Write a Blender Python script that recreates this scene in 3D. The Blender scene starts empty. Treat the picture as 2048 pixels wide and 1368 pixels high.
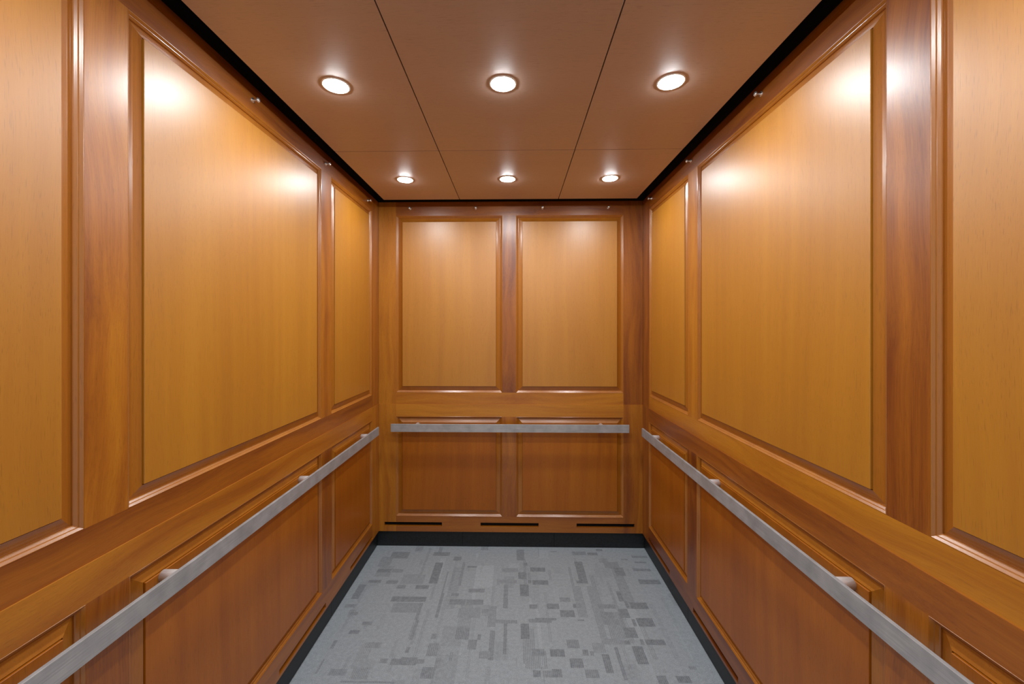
import bpy, bmesh, math, random
from mathutils import Vector

# ------------------------------------------------------------------ measures
H = 1.727 / 2            # half the inner width of the cab
D = 2.5996               # camera to back wall
DEPTH = 2.46             # inner depth of the cab
ZB, ZLB, ZLT, ZSEAM, ZUB, ZUT, ZWT = .1049, .2056, .8579, .9395, 1.0152, 2.174, 2.2638
ZC = 2.2314              # underside of the hung ceiling panels
REC = .015               # how far the black base sits behind the wood

# ------------------------------------------------------------------ camera, world, light level
scene = bpy.context.scene
cam_data = bpy.data.cameras.new('camera')
cam_data.sensor_width = 36.0
cam_data.lens = 796.0 / 2048.0 * 36.0
cam_data.shift_x = (1024 - 1015.12) / 2048.0
cam_data.shift_y = (658.44 - 684) / 2048.0
cam_data.clip_start = .02
cam = bpy.data.objects.new('camera', cam_data)
scene.collection.objects.link(cam)
cam.location = (.0325, 0, 1.4313)
cam.rotation_euler = (math.pi / 2 - .0005, 0, .0184)
scene.camera = cam

world = bpy.data.worlds.new('lobby_light')
world.use_nodes = True
world.node_tree.nodes['Background'].inputs[0].default_value = (1.0, .97, .93, 1)
world.node_tree.nodes['Background'].inputs[1].default_value = .4
scene.world = world
scene.view_settings.view_transform = 'Standard'
scene.view_settings.look = 'None'
scene.view_settings.gamma = 1
scene.view_settings.use_curve_mapping = False
scene.view_settings.exposure = 0.14
scene.cycles.max_bounces = 10
scene.cycles.diffuse_bounces = 6
scene.cycles.glossy_bounces = 5
scene.cycles.sample_clamp_indirect = 6
scene.cycles.caustics_reflective = False
scene.cycles.caustics_refractive = False

# ------------------------------------------------------------------ helpers
C = scene.collection

def link(name, bm, mat, parent=None, smooth=False, tone=.5):
    me = bpy.data.meshes.new(name)
    bmesh.ops.recalc_face_normals(bm, faces=bm.faces[:])
    if parent:
        bmesh.ops.translate(bm, verts=bm.verts[:], vec=-world_loc(parent))
    bm.to_mesh(me); bm.free()
    o = bpy.data.objects.new(name, me)
    C.objects.link(o)
    o.color = (tone, tone, tone, 1)
    if mat: me.materials.append(mat)
    if smooth:
        for p in me.polygons: p.use_smooth = True
    if parent:
        o.parent = parent
    return o

def world_loc(o):
    return Vector(o.location) + (world_loc(o.parent) if o.parent else Vector((0, 0, 0)))

def thing(name, label, cat, loc, group=None):
    o = bpy.data.objects.new(name, None)
    o.empty_display_size = .05
    C.objects.link(o); o.location = loc
    o['label'] = label; o['category'] = cat
    if group: o['group'] = group
    return o

def structure(o):
    o['kind'] = 'structure'
    return o

def box(bm, p0, p1, bevel=0, seg=2):
    x0, y0, z0 = [min(a, b) for a, b in zip(p0, p1)]
    x1, y1, z1 = [max(a, b) for a, b in zip(p0, p1)]
    vs = [bm.verts.new(v) for v in ((x0,y0,z0),(x1,y0,z0),(x1,y1,z0),(x0,y1,z0),(x0,y0,z1),(x1,y0,z1),(x1,y1,z1),(x0,y1,z1))]
    fs = [bm.faces.new([vs[i] for i in f]) for f in ((0,3,2,1),(4,5,6,7),(0,1,5,4),(1,2,6,5),(2,3,7,6),(3,0,4,7))]
    if bevel:
        es = list({e for f in fs for e in f.edges})
        bmesh.ops.bevel(bm, geom=es, offset=bevel, segments=seg, affect='EDGES', profile=.5)

def lathe(bm, prof, origin, axis, n=40, cap=False):
    """prof: list of (radius, distance along axis)"""
    a = Vector(axis).normalized()
    u = a.orthogonal().normalized(); w = a.cross(u)
    rings = []
    for r, h in prof:
        if r < 1e-6:
            rings.append([bm.verts.new(Vector(origin) + a * h)])
        else:
            rings.append([bm.verts.new(Vector(origin) + a * h + (u * math.cos(t) + w * math.sin(t)) * r)
                          for t in (2 * math.pi * k / n for k in range(n))])
    for A, B in zip(rings, rings[1:]):
        for k in range(n):
            k2 = (k + 1) % n
            if len(A) == 1 and len(B) == 1: continue
            if len(A) == 1: bm.faces.new((A[0], B[k], B[k2]))
            elif len(B) == 1: bm.faces.new((A[k], B[0], A[k2]))
            else: bm.faces.new((A[k], B[k], B[k2], A[k2]))

# ------------------------------------------------------------------ materials
def nt(name):
    m = bpy.data.materials.new(name); m.use_nodes = True
    t = m.node_tree; b = t.nodes['Principled BSDF']
    return m, t, b

def N(t, kind, **kw):
    n = t.nodes.new(kind)
    for k, v in kw.items(): setattr(n, k, v)
    return n

def wood(name, axis, dark, mid, light, rough=.38, coat=.35, coat_rough=.2, contrast=1.0, figure=.5, spec=.5, coat_ior=1.5):
    """stained and lacquered wood; axis = direction of the grain"""
    m, t, b = nt(name)
    L = t.links.new
    tc = N(t, 'ShaderNodeTexCoord'); oi = N(t, 'ShaderNodeObjectInfo')
    geo = N(t, 'ShaderNodeNewGeometry')
    rnd = N(t, 'ShaderNodeVectorMath', operation='SCALE'); rnd.inputs[0].default_value = (17.3, 11.1, 7.7)
    L(oi.outputs['Random'], rnd.inputs['Scale'])
    add = N(t, 'ShaderNodeVectorMath', operation='ADD')
    L(geo.outputs['Position'], add.inputs[0]); L(rnd.outputs[0], add.inputs[1])
    # gentle waviness of the grain
    wob = N(t, 'ShaderNodeTexNoise'); wob.inputs['Scale'].default_value = 1.6; wob.inputs['Detail'].default_value = 1
    L(add.outputs[0], wob.inputs['Vector'])
    wsub = N(t, 'ShaderNodeVectorMath', operation='SUBTRACT'); wsub.inputs[1].default_value = (.5, .5, .5)
    L(wob.outputs['Color'], wsub.inputs[0])
    wsc = N(t, 'ShaderNodeVectorMath', operation='SCALE'); wsc.inputs['Scale'].default_value = .09 * figure * 2
    L(wsub.outputs[0], wsc.inputs[0])
    pos = N(t, 'ShaderNodeVectorMath', operation='ADD')
    L(add.outputs[0], pos.inputs[0]); L(wsc.outputs[0], pos.inputs[1])
    def stretched(along, across, detail, rough_=.5):
        mp = N(t, 'ShaderNodeMapping')
        s = [across] * 3; s['xyz'.index(axis)] = along
        mp.inputs['Scale'].default_value = s
        L(pos.outputs[0], mp.inputs['Vector'])
        n = N(t, 'ShaderNodeTexNoise'); n.inputs['Scale'].default_value = 1; n.inputs['Detail'].default_value = detail
        n.inputs['Roughness'].default_value = rough_
        L(mp.outputs[0], n.inputs['Vector'])
        return n.outputs['Fac']
    broad = stretched(.35, 5, 2)
    band = stretched(.7, 26, 3, .55)
    fine = stretched(6, 330, 3, .6)
    def mul(a, k):
        x = N(t, 'ShaderNodeMath', operation='MULTIPLY_ADD'); x.inputs[1].default_value = k; x.inputs[2].default_value = -k / 2
        L(a, x.inputs[0]); return x.outputs[0]
    def plus(a, b_):
        x = N(t, 'ShaderNodeMath', operation='ADD'); L(a, x.inputs[0])
        if isinstance(b_, float): x.inputs[1].default_value = b_
        else: L(b_, x.inputs[1])
        return x.outputs[0]
    v = plus(plus(mul(broad, .75 * contrast), mul(band, .9 * contrast)), mul(fine, .38 * contrast))
    # each board has its own tone: its object colour shifts it lighter or redder
    v = plus(v, mul(oi.outputs['Random'], .12))
    tone = N(t, 'ShaderNodeSeparateColor'); L(oi.outputs['Color'], tone.inputs[0])
    v = plus(v, tone.outputs[0])
    ramp = N(t, 'ShaderNodeValToRGB'); L(v, ramp.inputs[0])
    e = ramp.color_ramp.elements
    e[0].position = .12; e[0].color = (*dark, 1)
    e[1].position = .88; e[1].color = (*light, 1)
    k = e.new(.5); k.color = (*mid, 1)
    # short dark pores along the grain
    pore = stretched(28, 800, 1)
    pm = N(t, 'ShaderNodeMapRange'); pm.inputs['From Min'].default_value = .62; pm.inputs['From Max'].default_value = .74
    pm.inputs['To Min'].default_value = 1.0; pm.inputs['To Max'].default_value = .72
    L(pore, pm.inputs['Value'])
    pmix = N(t, 'ShaderNodeVectorMath', operation='SCALE')
    L(ramp.outputs[0], pmix.inputs[0]); L(pm.outputs[0], pmix.inputs['Scale'])
    L(pmix.outputs[0], b.inputs['Base Color'])
    b.inputs['Roughness'].default_value = rough
    b.inputs['Specular IOR Level'].default_value = spec
    b.inputs['Coat Weight'].default_value = coat
    b.inputs['Coat Roughness'].default_value = coat_rough
    b.inputs['Coat IOR'].default_value = coat_ior
    bp = N(t, 'ShaderNodeBump'); bp.inputs['Strength'].default_value = .12; bp.inputs['Distance'].default_value = .0006
    L(fine, bp.inputs['Height'])
    lowf = N(t, 'ShaderNodeTexNoise'); lowf.inputs['Scale'].default_value = 3.0; lowf.inputs['Detail'].default_value = 1
    L(add.outputs[0], lowf.inputs['Vector'])
    bp2 = N(t, 'ShaderNodeBump'); bp2.inputs['Strength'].default_value = .25; bp2.inputs['Distance'].default_value = .006
    L(lowf.outputs['Fac'], bp2.inputs['Height']); L(bp.outputs[0], bp2.inputs['Normal'])
    L(bp2.outputs[0], b.inputs['Normal'])
    L(bp2.outputs[0], b.inputs['Coat Normal'])
    return m

def plain(name, col, rough, metal=0, spec=.5, noise=0, nscale=40, bump=0, aniso=None):
    m, t, b = nt(name)
    b.inputs['Roughness'].default_value = rough
    b.inputs['Metallic'].default_value = metal
    b.inputs['Specular IOR Level'].default_value = spec
    b.inputs['Base Color'].default_value = (*col, 1)
    if noise:
        g = N(t, 'ShaderNodeNewGeometry'); mp = N(t, 'ShaderNodeMapping')
        if aniso: mp.inputs['Scale'].default_value = aniso
        t.links.new(g.outputs['Position'], mp.inputs['Vector'])
        n = N(t, 'ShaderNodeTexNoise'); n.inputs['Scale'].default_value = nscale; n.inputs['Detail'].default_value = 4
        t.links.new(mp.outputs[0], n.inputs['Vector'])
        r = N(t, 'ShaderNodeValToRGB'); t.links.new(n.outputs['Fac'], r.inputs[0])
        r.color_ramp.elements[0].position = .3; r.color_ramp.elements[1].position = .7
        r.color_ramp.elements[0].color = (*[c * (1 - noise) for c in col], 1)
        r.color_ramp.elements[1].color = (*[min(1, c * (1 + noise)) for c in col], 1)
        t.links.new(r.outputs[0], b.inputs['Base Color'])
        if bump:
            bp = N(t, 'ShaderNodeBump'); bp.inputs['Strength'].default_value = bump; bp.inputs['Distance'].default_value = .001
            t.links.new(n.outputs['Fac'], bp.inputs['Height']); t.links.new(bp.outputs[0], b.inputs['Normal'])
    return m

FR_D, FR_M, FR_L = ((.17,.036,.0015),(.36,.110,.004),(.52,.205,.010))
VE_D, VE_M, VE_L = ((.36,.126,.004),(.44,.172,.006),(.52,.222,.011))
CE_D, CE_M, CE_L = ((.43,.30,.235),(.49,.35,.28),(.55,.40,.325))
M_FRAME = {a: wood('stained_mahogany_' + a, a, FR_D, FR_M, FR_L, contrast=.95, figure=.7, **dict(rough=.6, coat=1.0, coat_rough=.35, coat_ior=1.62, spec=.15)) for a in 'xyz'}
M_EDGE = {a: wood('stained_edge_' + a, a, *((.28,.080,.003),(.37,.123,.005),(.44,.165,.008)), contrast=.6, figure=.2, **dict(rough=.6, coat=1.0, coat_rough=.24, coat_ior=1.7, spec=.25)) for a in 'xyz'}
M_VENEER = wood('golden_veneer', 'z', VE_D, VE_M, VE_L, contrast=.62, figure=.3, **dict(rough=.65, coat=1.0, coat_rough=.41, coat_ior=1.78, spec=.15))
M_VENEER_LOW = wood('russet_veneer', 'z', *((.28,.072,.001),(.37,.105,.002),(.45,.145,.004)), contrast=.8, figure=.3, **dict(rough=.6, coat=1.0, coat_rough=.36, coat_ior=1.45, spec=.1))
M_CEIL = wood('ceiling_veneer', 'x', CE_D, CE_M, CE_L, contrast=.3, figure=.2, **dict(rough=.6, coat=1.0, coat_rough=.48, coat_ior=1.6, spec=.5))
M_BLACK = plain('black_laminate', (.012, .014, .016), .45, noise=.35, nscale=90)
M_DARK = plain('shaft_black', (.006, .006, .006), .8)
M_STEEL = plain('brushed_steel', (.66, .67, .68), .3, metal=1, noise=.16, nscale=1, bump=.06)
# the brushing runs along the rail; cloudy wear over it
def brushed(name, axis):
    m, t, b = nt(name)
    L = t.links.new
    g = N(t, 'ShaderNodeNewGeometry'); mp = N(t, 'ShaderNodeMapping')
    s = [700.0] * 3; s['xyz'.index(axis)] = 9.0
    mp.inputs['Scale'].default_value = s
    L(g.outputs['Position'], mp.inputs['Vector'])
    n = N(t, 'ShaderNodeTexNoise'); n.inputs['Scale'].default_value = 1; n.inputs['Detail'].default_value = 3
    L(mp.outputs[0], n.inputs['Vector'])
    c = N(t, 'ShaderNodeTexNoise'); c.inputs['Scale'].default_value = 22; c.inputs['Detail'].default_value = 6
    L(g.outputs['Position'], c.inputs['Vector'])
    mx = N(t, 'ShaderNodeMath', operation='ADD'); L(n.outputs['Fac'], mx.inputs[0]); L(c.outputs['Fac'], mx.inputs[1])
    r = N(t, 'ShaderNodeValToRGB'); L(mx.outputs[0], r.inputs[0])
    mh = N(t, 'ShaderNodeMath', operation='MULTIPLY'); mh.inputs[1].default_value = .5
    L(mx.outputs[0], mh.inputs[0]); L(mh.outputs[0], r.inputs[0])
    r.color_ramp.elements[0].position = .36; r.color_ramp.elements[0].color = (.33, .345, .36, 1)
    r.color_ramp.elements[1].position = .64; r.color_ramp.elements[1].color = (.49, .51, .53, 1)
    L(r.outputs[0], b.inputs['Base Color'])
    b.inputs['Metallic'].default_value = .35
    rr = N(t, 'ShaderNodeMapRange'); rr.inputs['To Min'].default_value = .34; rr.inputs['To Max'].default_value = .5
    rr.inputs['From Min'].default_value = .3; rr.inputs['From Max'].default_value = .7
    L(c.outputs['Fac'], rr.inputs['Value']); L(rr.outputs[0], b.inputs['Roughness'])
    bp = N(t, 'ShaderNodeBump'); bp.inputs['Strength'].default_value = .05; bp.inputs['Distance'].default_value = .001
    L(n.outputs['Fac'], bp.inputs['Height']); L(bp.outputs[0], b.inputs['Normal'])
    return m
M_RAIL = {a: brushed('brushed_steel_' + a, a) for a in 'xy'}
M_CHROME = plain('polished_chrome', (.82, .81, .80), .25, metal=.8)
M_TRIM = plain('lamp_trim_white', (.88, .87, .85), .4)

def emit(name, strength):
    m, t, b = nt(name)
    b.inputs['Base Color'].default_value = (.9, .9, .9, 1)
    b.inputs['Emission Color'].default_value = (*(.955, .985, 1.0), 1)
    b.inputs['Emission Strength'].default_value = strength
    return m
M_LAMP = emit('lit_lamp_lens', 285.0)

# ------------------------------------------------------------------ wall planes: local (s, n, z) to world
#   s runs along the wall, n points into the cab
def back(s, n, z):  return Vector((s, D - n, z))
def left(s, n, z):  return Vector((-H + n, D - s, z))
def right(s, n, z): return Vector((H - n, D - s, z))

def wbox(bm, P, s0, s1, n0, n1, z0, z1, bevel=0):
    box(bm, P(s0, n0, z0), P(s1, n1, z1), bevel)

def sweep_rect(bm, P, s0, s1, z0, z1, prof, off=0.0):
    """mitred moulding round a rectangle; prof = (inset, height) points"""
    rings = []
    for tt, n in prof:
        n += off
        rings.append([bm.verts.new(P(s, n, z)) for s, z in
                      ((s0 + tt, z0 + tt), (s1 - tt, z0 + tt), (s1 - tt, z1 - tt), (s0 + tt, z1 - tt))])
    for A, B in zip(rings, rings[1:]):
        for k in range(4):
            bm.faces.new((A[k], A[(k + 1) % 4], B[(k + 1) % 4], B[k]))
    return rings

BEAD = [(0, -.012), (0, -.0003), (.0008, .0004), (.0018, .0002), (.0062, -.0036), (.0070, -.0052), (.0078, -.0054),
        (.0118, -.0088), (.0130, -.0105), (.0130, -.0145)]
BORDER = [(.0130, -.0138), (.0150, -.0136), (.0230, -.0112), (.0320, -.0074), (.0388, -.0042), (.0392, -.0070)]
FIELD_IN = .0410

def raised_panel(P, veneer, s0, s1, z0, z1, parent, off):
    bm = bmesh.new()
    i = FIELD_IN
    box(bm, P(s0 + i, -.016 + off, z0 + i), P(s1 - i, 0 + off, z1 - i), .0006, 1)
    f = link('raised_panel', bm, veneer, parent)
    bm = bmesh.new()
    sweep_rect(bm, P, s0, s1, z0, z1, BORDER + [(.0412, -.0072), (.0412, -.016)], off)
    link('panel_border', bm, M_EDGE['z'], f)
    bm = bmesh.new()
    sweep_rect(bm, P, s0, s1, z0, z1, BEAD, off)
    link('bead_moulding', bm, M_EDGE['z'], parent)
    return f

def wall_panel(P, grain, label, group, s_ends, openings, z0, z1, oz0, oz1, off, slots=(), loc=None, tones=(), rails=(.5, .5)):
    """frame-and-panel assembly: outer stiles, mullions, rails and raised panels"""
    t = thing('wood_wall_panel', label, 'wall panel', loc, group)
    t['kind'] = 'thing'
    T = -.018
    bv = .0008
    # outer stiles run full height, mullions stand between the rails
    first, last = openings[0][0], openings[-1][1]
    tones = list(tones)
    for a, b_, tn in ((s_ends[0], first, tones[0]), (last, s_ends[1], tones[-1])):
        holes = [q for q in slots if q[0] < b_ and q[1] > a]
        bm = bmesh.new()
        slab(bm, P, a, b_, T + off, off, z0, z1, holes)
        link('stile', bm, M_FRAME['z'], t, tone=tn)
    for (a0, a1), (b0, b1), tn in zip(openings, openings[1:], tones[1:]):
        bm = bmesh.new()
        slab(bm, P, a1, b0, T + off, off, oz0, oz1, ())
        link('stile', bm, M_FRAME['z'], t, tone=tn)
    bm = bmesh.new()
    slab(bm, P, first, last, T + off, off, z0, oz0, [q for q in slots if q[0] < last and q[1] > first])
    link('bottom_rail', bm, M_FRAME[grain], t, tone=rails[0])
    bm = bmesh.new()
    slab(bm, P, first, last, T + off, off, oz1, z1, ())
    link('top_rail', bm, M_FRAME[grain], t, tone=rails[1])
    for a, b_ in openings:
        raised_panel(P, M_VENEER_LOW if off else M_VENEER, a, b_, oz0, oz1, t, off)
    return t

def slab(bm, P, s0, s1, n0, n1, z0, z1, holes):
    """a board with rectangular through slots (s0, s1, z0, z1), made as one closed grid"""
    ss = sorted({s0, s1} | {min(max(v, s0), s1) for h in holes for v in h[:2]})
    zs = sorted({z0, z1} | {v for h in holes for v in h[2:]})
    def hole(a, b_):
        ms, mz = (ss[a] + ss[a + 1]) / 2, (zs[b_] + zs[b_ + 1]) / 2
        return any(h[0] < ms < h[1] and h[2] < mz < h[3] for h in holes)
    V = {}
    def v(i, j, k):
        if (i, j, k) not in V: V[i, j, k] = bm.verts.new(P(ss[i], (n0, n1)[k], zs[j]))
        return V[i, j, k]
    nx, nz = len(ss) - 1, len(zs) - 1
    for i in range(nx):
        for j in range(nz):
            if hole(i, j): continue
            for k in (0, 1):
                bm.faces.new((v(i, j, k), v(i + 1, j, k), v(i + 1, j + 1, k), v(i, j + 1, k)))
            for di, dj, e in ((-1, 0, ((i, j), (i, j + 1))), (1, 0, ((i + 1, j), (i + 1, j + 1))),
                              (0, -1, ((i, j), (i + 1, j))), (0, 1, ((i, j + 1), (i + 1, j + 1)))):
                a, b_ = i + di, j + dj
                if a < 0 or b_ < 0 or a >= nx or b_ >= nz or hole(a, b_):
                    (p, q), (r, s) = e
                    # a slot cut across a stile joint stays open
                    if (a < 0 or a >= nx) and any(h[0] < ss[p] - 1e-6 and h[1] > ss[p] + 1e-6 and h[2] < (zs[j] + zs[j + 1]) / 2 < h[3] for h in holes): continue
                    bm.faces.new((v(p, q, 0), v(r, s, 0), v(r, s, 1), v(p, q, 1)))

# ------------------------------------------------------------------ shell
Y0 = D - DEPTH           # inner face of the front wall
W = .06
def shell(name, p0, p1, m):
    bm = bmesh.new(); box(bm, p0, p1); return structure(link(name, bm, m))
shell('wall_back', (-H - .1, D + .022, -.01), (H + .1, D + .022 + W, 2.36), M_DARK)
shell('wall_left', (-H - .022 - W, Y0 - .06, -.01), (-H - .022, D + .022, 2.36), M_DARK)
shell('wall_right', (H + .022, Y0 - .06, -.01), (H + .022 + W, D + .022, 2.36), M_DARK)
shell('ceiling', (-H - .1, Y0 - .06, 2.36), (H + .1, D + .1, 2.42), M_DARK)
# front wall with the open doorway the camera looks through
M_FRONT = plain('satin_steel_front', (.55, .53, .50), .35, metal=1, noise=.08, nscale=3)
bm = bmesh.new()
slab(bm, lambda s, n, z: Vector((s, Y0 - n, z)), -H - .022, H + .022, 0, .055, -.01, 2.36, [(-.74, .74, -.011, 2.13)])
structure(link('wall_front', bm, M_FRONT))
for nm, P, ends, seams in (('baseboard_back', back, (-H - REC, H + REC), (-.31, .29)),
                           ('baseboard_left', left, (-REC, DEPTH), (.64, 1.55)),
                           ('baseboard_right', right, (-REC, DEPTH), (.64, 1.55))):
    bm = bmesh.new()
    cuts = [ends[0]] + list(seams) + [ends[1]]
    for a, b_ in zip(cuts, cuts[1:]):
        wbox(bm, P, a + .0006, b_ - .0006, -.0215, -REC, .0005, ZB + .02, .0006)
    structure(link(nm, bm, M_BLACK))

# ------------------------------------------------------------------ carpet
RECTS = [(-0.747,-0.64,0.055,0.13,0.6),(-0.482,-0.382,0.054,0.101,0.7),(-0.349,-0.3,0.105,0.147,0.7),(-0.779,-0.706,0.242,0.274,0.7),(-0.69,-0.63,0.24,0.273,0.4),(-0.455,-0.409,0.168,0.372,0.8),(-0.799,-0.729,0.346,0.373,0.7),(-0.696,-0.626,0.344,0.376,-0.6),(-0.623,-0.573,0.385,0.419,-0.6),(-0.514,-0.445,0.383,0.417,0.7),(-0.839,-0.802,0.389,0.509,0.7),(-0.624,-0.552,0.479,0.518,0.7),(-0.548,-0.441,0.481,0.521,0.7),(-0.594,-0.461,0.526,0.604,-0.4),(-0.367,-0.356,0.257,0.447,0.5),(-0.362,-0.353,0.447,0.632,0.5),(-0.46,-0.443,0.529,0.649,-0.6),(-0.451,-0.435,0.65,0.777,0.5),(-0.252,-0.197,0.198,0.215,0.7),(-0.22,-0.133,0.406,0.444,0.5),(-0.31,-0.267,0.446,0.473,-0.6),(-0.306,-0.23,0.499,0.534,0.6),(-0.218,-0.129,0.498,0.536,0.5),(-0.256,-0.143,0.558,0.637,-0.35),(-0.708,-0.658,0.669,0.691,0.5),(-0.754,-0.706,0.721,0.745,0.7),(-0.36,-0.329,0.734,0.772,0.5),(-0.247,-0.184,0.697,0.773,-0.6),(-0.182,-0.141,0.772,0.823,0.5),(-0.142,-0.126,0.737,0.771,0.6),(-0.088,-0.06,0.716,0.882,0.5),(-0.634,-0.573,0.793,0.825,-0.45),(-0.356,-0.311,0.795,0.863,-0.5),(-0.551,-0.517,0.885,0.908,0.5),(-0.504,-0.465,0.884,0.913,0.6),(-0.464,-0.391,0.877,0.912,0.6),(-0.398,-0.36,0.882,0.905,0.5),(-0.451,-0.436,0.816,0.853,0.6),(-0.354,-0.302,0.921,0.975,0.6),(-0.746,-0.671,0.939,0.966,0.4),(-0.646,-0.571,0.926,0.986,-0.4),(-0.306,-0.282,0.874,0.931,0.4),(-0.123,-0.078,0.835,0.877,0.35),(-0.802,-0.762,0.601,0.625,0.5),(-0.102,-0.057,0.547,0.687,-0.4),(-0.796,-0.781,0.783,0.835,0.5),(-0.797,-0.788,0.89,0.962,0.5),(-0.679,-0.451,0.99,1.005,0.5),(-0.286,-0.266,0.159,0.389,-0.5),(-0.612,-0.568,-0.006,0.046,0.4),(-0.46,-0.438,-0.009,0.057,0.4),(-0.8,-0.724,0.113,0.219,-0.4),(-0.617,-0.488,0.293,0.374,-0.3),(-0.187,-0.143,-0.014,0.026,0.4),(-0.843,-0.791,0.544,0.569,0.5),(0.045,0.095,0.015,0.134,0.6),(0.084,0.108,0.158,0.192,0.7),(-0.046,0.054,0.217,0.255,-0.4),(0.128,0.215,0.208,0.252,0.8),(0.056,0.104,0.259,0.323,0.7),(-0.049,0.047,0.329,0.364,-0.4),(0.133,0.222,0.326,0.366,0.8),(0.109,0.122,0.327,0.357,0.7),(0.062,0.108,0.372,0.466,0.8),(-0.029,-0.005,0.374,0.562,0.5),(0.397,0.483,0.034,0.072,-0.6),(0.49,0.561,0.039,0.071,0.7),(0.559,0.596,-0.001,0.025,0.7),(0.259,0.302,0.03,0.043,0.7),(0.395,0.448,0.145,0.347,0.75),(0.381,0.445,0.327,0.352,0.8),(0.576,0.658,0.148,0.206,-0.5),(0.618,0.677,0.205,0.281,0.7),(0.737,0.852,0.314,0.355,0.8),(0.697,0.732,0.113,0.125,0.7),(0.77,0.862,0.072,0.096,0.5),(0.769,0.838,0.139,0.15,0.6),(0.733,0.84,0.208,0.236,0.6),(0.272,0.326,0.471,0.506,0.5),(0.112,0.147,0.526,0.56,0.6),(0.194,0.264,0.52,0.562,0.7),(0.336,0.377,0.522,0.556,0.6),(0.263,0.331,0.569,0.62,0.7),(0.103,0.136,0.631,0.661,0.5),(0.133,0.216,0.626,0.66,0.6),(0.214,0.236,0.626,0.645,0.7),(0.339,0.377,0.631,0.638,0.7),(0.581,0.602,0.416,0.501,0.7),(0.455,0.548,0.52,0.553,-0.6),(0.607,0.624,0.5,0.543,0.7),(0.628,0.715,0.508,0.55,0.8),(0.556,0.607,0.551,0.615,0.7),(0.454,0.542,0.624,0.669,-0.5),(0.629,0.711,0.621,0.677,0.8),(0.607,0.624,0.622,0.674,0.6),(0.551,0.604,0.682,0.745,0.7),(0.433,0.536,0.753,0.786,-0.4),(0.532,0.558,0.759,0.785,0.7),(0.604,0.62,0.757,0.784,0.6),(0.633,0.715,0.75,0.789,0.8),(0.56,0.604,0.79,0.89,0.8),(0.057,0.1,0.662,0.761,0.8),(-0.057,0.042,0.641,0.664,-0.5),(-0.022,-0.004,0.664,0.851,0.6),(0.109,0.163,0.818,0.854,0.5),(0.188,0.253,0.816,0.859,0.8),(0.269,0.326,0.76,0.809,0.5),(0.33,0.36,0.82,0.848,0.7),(0.368,0.38,0.823,0.85,0.6),(0.268,0.325,0.863,0.915,0.7),(0.416,0.445,0.843,0.935,0.7),(0.474,0.493,0.798,0.971,0.6),(0.112,0.138,0.927,0.962,0.7),(0.188,0.23,0.925,0.96,0.7),(0.146,0.188,0.926,0.961,0.4),(0.326,0.382,0.925,0.958,0.5),(0.614,0.651,0.947,0.983,0.7),(0.69,0.75,0.945,0.981,0.8),(0.767,0.796,0.901,0.912,0.5),(0.35,0.397,0.377,0.619,-0.35),(0.429,0.458,0.375,0.774,-0.35),(0.38,0.44,0.774,0.837,-0.35)]
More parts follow.
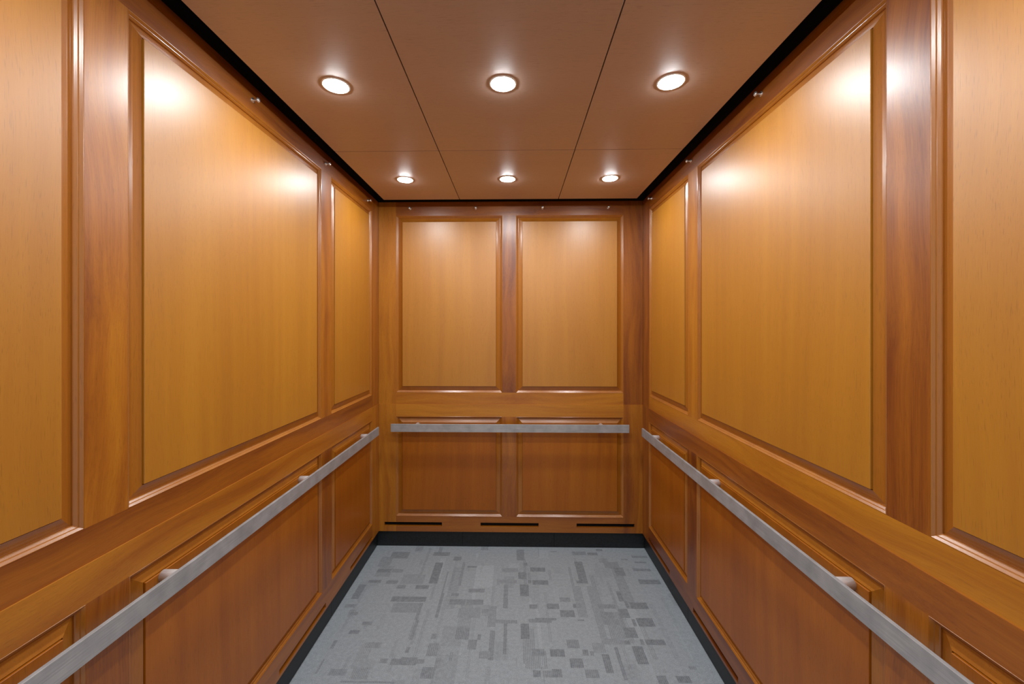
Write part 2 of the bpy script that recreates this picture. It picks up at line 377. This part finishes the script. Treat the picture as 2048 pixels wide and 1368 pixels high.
def carpet_mat():
    m, t, b = nt('patterned_carpet')
    L = t.links.new
    at = N(t, 'ShaderNodeAttribute', attribute_name='weave')
    sep = N(t, 'ShaderNodeSeparateColor'); L(at.outputs['Color'], sep.inputs[0])
    g = N(t, 'ShaderNodeNewGeometry')
    sx = N(t, 'ShaderNodeSeparateXYZ'); L(g.outputs['Position'], sx.inputs[0])
    def math_(op, a, b_=None, c=None):
        x = N(t, 'ShaderNodeMath', operation=op)
        for i, v in enumerate((a, b_, c)):
            if v is None: continue
            if isinstance(v, (int, float)): x.inputs[i].default_value = v
            else: L(v, x.inputs[i])
        return x.outputs[0]
    # ribbed loops: fine lines running down the cab
    nz = N(t, 'ShaderNodeTexNoise'); nz.inputs['Scale'].default_value = 18; nz.inputs['Detail'].default_value = 2
    L(g.outputs['Position'], nz.inputs['Vector'])
    ph = math_('MULTIPLY_ADD', sx.outputs[0], 780.0, math_('MULTIPLY', nz.outputs['Fac'], 5.0))
    rib = math_('MULTIPLY_ADD', math_('SINE', ph), .5, .5)
    # short tufts
    tuft = N(t, 'ShaderNodeTexNoise'); tuft.inputs['Scale'].default_value = 330; tuft.inputs['Detail'].default_value = 2
    L(g.outputs['Position'], tuft.inputs['Vector'])
    mot = N(t, 'ShaderNodeTexNoise'); mot.inputs['Scale'].default_value = 60; mot.inputs['Detail'].default_value = 4; mot.inputs['Roughness'].default_value = .7
    L(g.outputs['Position'], mot.inputs['Vector'])
    # frayed edges of the figures
    d = math_('ADD', math_('MULTIPLY', sep.outputs[0], math_('MULTIPLY_ADD', mot.outputs['Fac'], .9, .55)),
              math_('MULTIPLY', sep.outputs[1], math_('MULTIPLY', rib, 1.0)))
    d = math_('SUBTRACT', d, math_('MULTIPLY', sep.outputs[2], .3))
    d = math_('ADD', d, math_('MULTIPLY_ADD', tuft.outputs['Fac'], 1.5, -.75))
    d = math_('ADD', d, math_('MULTIPLY_ADD', mot.outputs['Fac'], .9, -.45))
    mr = N(t, 'ShaderNodeMapRange'); mr.inputs['From Min'].default_value = -.4; mr.inputs['From Max'].default_value = 1.1
    L(d, mr.inputs['Value'])
    r = N(t, 'ShaderNodeValToRGB'); L(mr.outputs[0], r.inputs[0])
    e = r.color_ramp.elements
    e[0].position = 0; e[0].color = (*((.42,.50,.56),(.31,.37,.415),(.115,.14,.16))[0], 1)
    e[1].position = 1; e[1].color = (*((.42,.50,.56),(.31,.37,.415),(.115,.14,.16))[2], 1)
    k = e.new(.30); k.color = (*((.42,.50,.56),(.31,.37,.415),(.115,.14,.16))[1], 1)
    L(r.outputs[0], b.inputs['Base Color'])
    b.inputs['Roughness'].default_value = .95
    b.inputs['Specular IOR Level'].default_value = .15
    b.inputs['Sheen Weight'].default_value = .15
    bp = N(t, 'ShaderNodeBump'); bp.inputs['Strength'].default_value = .5; bp.inputs['Distance'].default_value = .003
    L(tuft.outputs['Fac'], bp.inputs['Height']); L(bp.outputs[0], b.inputs['Normal'])
    return m

def carpet():
    rnd = random.Random(7)
    x0, x1, y0, y1 = -H - REC, H + REC, Y0 - .055, D + REC
    cell = .008
    nx, ny = int((x1 - x0) / cell), int((y1 - y0) / cell)
    import numpy as np
    xs = np.linspace(x0, x1, nx + 1); ys = np.linspace(y0, y1, ny + 1)
    cx = (xs[:-1] + xs[1:]) / 2; cd = D - (ys[:-1] + ys[1:]) / 2      # distance from the back wall
    dark = np.zeros((ny, nx)); rib = np.zeros((ny, nx)); lit = np.zeros((ny, nx))
    # quiet ground figures: faint long ribs and blocks all over
    for _ in range(260):
        a = rnd.uniform(x0, x1); w = rnd.choice((.012, .016, .03, .06, .1)); d0 = rnd.uniform(0, 2.5); h = rnd.choice((.05, .1, .2, .35))
        m = ((cx >= a) & (cx <= a + w))[None, :] & ((cd >= d0) & (cd <= d0 + h))[:, None]
        k = rnd.random()
        if k < .35: dark[m] = np.maximum(dark[m], rnd.uniform(.06, .26))
        elif k < .75: rib[m] = np.maximum(rib[m], rnd.uniform(.2, .5))
        else: lit[m] = rnd.uniform(.2, .7)
    rects = list(RECTS)
    # the same kind of figures nearer the door, outside what was measured
    for _ in range(60):
        a = rnd.uniform(x0, x1); d0 = rnd.uniform(1.42, 2.45)
        w, h = rnd.choice(((.07, .04), (.05, .1), (.1, .045), (.03, .2), (.13, .06)))
        rects.append((a, a + w, d0, d0 + h, rnd.choice((-.5, .5, .7, .8))))
    for a, b_, f, n, dk in rects:
        lo, hi = min(f, n), max(f, n)
        m = ((cx >= a) & (cx <= b_))[None, :] & ((cd >= lo) & (cd <= hi))[:, None]
        if dk < 0: rib[m] = -dk * .9; dark[m] = np.maximum(dark[m] * .5, -dk * .25)
        else: dark[m] = dk * .58; rib[m] = .25
        lit[m] = 0
    verts = [(x, y, 0) for y in ys for x in xs]
    faces = [(j * (nx + 1) + i, j * (nx + 1) + i + 1, (j + 1) * (nx + 1) + i + 1, (j + 1) * (nx + 1) + i) for j in range(ny) for i in range(nx)]
    me = bpy.data.meshes.new('floor')
    me.from_pydata(verts, [], faces)
    at = me.color_attributes.new('weave', 'FLOAT_COLOR', 'CORNER')
    col = np.ones((ny * nx, 4, 4), dtype=np.float32)
    col[:, :, 0] = dark.reshape(-1)[:, None]; col[:, :, 1] = rib.reshape(-1)[:, None]; col[:, :, 2] = lit.reshape(-1)[:, None]
    at.data.foreach_set('color', col.reshape(-1))
    me.materials.append(carpet_mat())
    o = bpy.data.objects.new('floor', me); C.objects.link(o)
    structure(o)
carpet()
bm = bmesh.new(); box(bm, (-H - .08, Y0 - .06, -.03), (H + .08, D + .08, -.004))
structure(link('trim_1', bm, M_DARK))

# ------------------------------------------------------------------ wood panelling
SIDE = [(.1227, .6736), (.7712, 1.6943), (1.7877, 2.337)]
BACKO = [(-.7467, -.0504), (.0411, .7379)]
SL = (.1255, .1375)
GU, GL = 'upper wood wall panels', 'lower wood wall panels under the seam'
G = .0015
OFFL = .003
bslots = [(a, b_, .1405, .166) for a, b_ in ((-.824, -.445), (-.192, .187), (.434, .809))]
sslots = [(a, b_, .1165, .1385) for a, b_ in ((.115, .455), (.735, 1.108), (1.36, 1.735), (1.99, 2.33))]
wall_panel(back, 'x', 'upper wood panel on the back wall, two tall raised fields above the seam', GU,
           (-H + .001, H - .001), BACKO, ZSEAM, ZWT, ZUB, ZUT, 0, loc=(0, D, ZSEAM), tones=(.68, .32, .22), rails=(.74, .35))
wall_panel(back, 'x', 'lower wood panel on the back wall, two square raised fields behind the short steel handrail', GL,
           (-H + .001, H - .001), BACKO, ZB, ZSEAM, ZLB, ZLT, OFFL, bslots, loc=(0, D, ZB), tones=(.58, .38, .62), rails=(.60, .74))
wall_panel(left, 'y', 'upper wood panel on the left wall, above the seam, with wide middle field', GU,
           (0, DEPTH), SIDE, ZSEAM, ZWT, ZUB, ZUT, 0, loc=(-H, D - DEPTH / 2, ZSEAM), tones=(.45, .58, .62, .5), rails=(.34, .40))
wall_panel(left, 'y', 'lower wood panel on the left wall, behind the left handrail', GL,
           (0, DEPTH), SIDE, ZB, ZSEAM, ZLB, ZLT, OFFL, sslots, loc=(-H, D - DEPTH / 2, ZB), tones=(.50, .30, .34, .5), rails=(.36, .66))
wall_panel(right, 'y', 'upper wood panel on the right wall, above the seam, with wide middle field', GU,
           (0, DEPTH), SIDE, ZSEAM, ZWT, ZUB, ZUT, 0, loc=(H, D - DEPTH / 2, ZSEAM), tones=(.36, .62, .26, .5), rails=(.80, .42))
wall_panel(right, 'y', 'lower wood panel on the right wall, behind the right handrail', GL,
           (0, DEPTH), SIDE, ZB, ZSEAM, ZLB, ZLT, OFFL, sslots, loc=(H, D - DEPTH / 2, ZB), tones=(.34, .28, .45, .5), rails=(.28, .34))

# ------------------------------------------------------------------ hung ceiling
XS = [-.7796, -.309, .3005, .7796]
DS = [.1473, .8176, 1.78, DEPTH]
cols = ('left', 'centre', 'right')
rows = ('back row', 'middle row', 'front row over the doorway')
lamp_x = (-.556, -.0066, .538)
lamp_d = (.4755, 1.3008, 2.13)
def lamp_pos(i, j): return (lamp_x[i], D - lamp_d[j], ZC)
for j in range(3):
    for i in range(3):
        lab = {0: 'short brown ceiling panel in the back row, %s', 1: 'long brown ceiling panel in the middle row, %s',
               2: 'brown ceiling panel in the front row over the doorway, %s'}[j]
        lab %= ('next to the left wall', 'between its left and right neighbours', 'next to the right wall')[i]
        t = thing('ceiling_panel', lab, 'ceiling panel', ((XS[i] + XS[i + 1]) / 2, D - (DS[j] + DS[j + 1]) / 2, ZC), 'hung wooden ceiling panels')
        t['kind'] = 'thing'
        g = .0018
        bm = bmesh.new()
        box(bm, (XS[i] + g * (i > 0), D - DS[j] - g * (j > 0), ZC), (XS[i + 1] - g * (i < 2), D - DS[j + 1] + g * (j < 2), ZC + .019), .0008)
        o = link('panel_board', bm, M_CEIL, t)
bm = bmesh.new(); box(bm, (-.70, Y0 + .05, ZC + .019), (.70, D - .23, 2.36))
structure(link('trim_2', bm, M_DARK))
# ------------------------------------------------------------------ recessed lamps
def downlight(i, j, proto=None):
    where = ('left', 'centre', 'right')[i]
    lab = {0: 'lit round ceiling downlight in the back row near the back wall, %s one of three',
           1: 'lit round ceiling downlight in the nearer, larger-looking row, %s one of three',
           2: 'lit round ceiling downlight over the doorway, %s one of three'}[j] % where
    p = lamp_pos(i, j)
    if proto is None:
        t = thing('downlight', lab, 'ceiling light', p, 'round downlights in the ceiling')
        bm = bmesh.new()
        lathe(bm, [(.0374, -.0002), (.0376, .0013), (.0392, .0019), (.0418, .0021), (.0436, .0016), (.0446, .0007), (.0448, -.0002)], p, (0, 0, -1), 56)
        link('trim_ring', bm, M_TRIM, t, True)
        bm = bmesh.new()
        lathe(bm, [(.0378, -.0004)] + [(.0372 * math.cos(a), .0012 + .0055 * math.sin(a)) for a in [k * math.pi / 16 for k in range(8)]] + [(0, .0012 + .0055)], p, (0, 0, -1), 48)
        link('lamp_lens', bm, M_LAMP, t, True)['label'] = 'glowing white lens'
        return t
    t = proto.copy(); C.objects.link(t); t.location = p; t['label'] = lab
    for ch in list(proto.children):
        c = ch.copy(); C.objects.link(c); c.parent = t
    return t
proto = None
for j in range(3):
    for i in range(3):
        d = downlight(i, j, proto)
        if proto is None: proto = d

# ------------------------------------------------------------------ handrails
def handrail(P, grain, label, s0, s1, o, posts, loc):
    t = thing('handrail', label, 'handrail', loc, 'flat steel handrails')
    z0, z1 = .775, .825
    bm = bmesh.new()
    wbox(bm, P, s0, s1, o - .0095, o, z0, z1, .0008)
    link('rail_bar', bm, M_RAIL[grain], t)
    for s in posts:
        bm = bmesh.new()
        org = P(s, OFFL, .806); ax = P(s, 1, .8) - P(s, 0, .8)
        lathe(bm, [(0, 0), (.0140, 0), (.0140, o - .0095 - OFFL)], org, ax, 32)
        br = link('bracket', bm, M_CHROME_SOFT, t, False)
        for pl in br.data.polygons: pl.use_smooth = len(pl.vertices) == 4
M_CHROME_SOFT = plain('satin_post_steel', (.88, .88, .89), .3, metal=.3)
handrail(back, 'x', 'short flat brushed steel handrail across the back wall', -.7595, .7545, .075, (-.602, .589), (0, D, .775))
handrail(left, 'y', 'long flat brushed steel handrail along the left wall', .150, 2.30, .055, (.30, .961, 1.606, 2.2), (-H, D - 1.2, .775))
handrail(right, 'y', 'long flat brushed steel handrail along the right wall', .150, 2.30, .055, (.295, .967, 1.606, 2.2), (H, D - 1.2, .775))

# ------------------------------------------------------------------ studs for hanging the protective pads
def stud(P, s, z, label):
    t = thing('pad_stud', label, 'hanging stud', P(s, 0, z), 'small chrome studs below the ceiling')
    ax = P(s, 1, z) - P(s, 0, z); org = P(s, 0, z)
    bm = bmesh.new()
    lathe(bm, [(.0085, 0), (.0085, .0016), (.0045, .0024), (.0034, .004), (.0034, .0165)], org, ax, 24)
    link('shank', bm, M_CHROME, t, True)
    bm = bmesh.new()
    lathe(bm, [(0, .0155), (.0060, .0155), (.0078, .0170), (.0082, .0190), (.0072, .0215), (.0045, .0232), (0, .0238)], org, ax, 24)
    link('knob', bm, M_CHROME, t, True)
for k, s in enumerate((-.6553, -.2231, .2128, .6397)):
    stud(back, s, 2.2200, 'small chrome stud on the back wall, %s of four in the row' % ('leftmost', 'second from left', 'third from left', 'rightmost')[k])
for nm, P, z, ds in (('left', left, 2.2135, (1.2554, .7293, .1918)), ('right', right, 2.225, (1.24, .7032, .162))):
    for k, s in enumerate(ds):
        stud(P, s, z, 'chrome stud high on the %s wall, %s' % (nm, ('above the wide field, nearest the viewer', 'between the wide and narrow fields', 'above the narrow field, by the back corner')[k]))
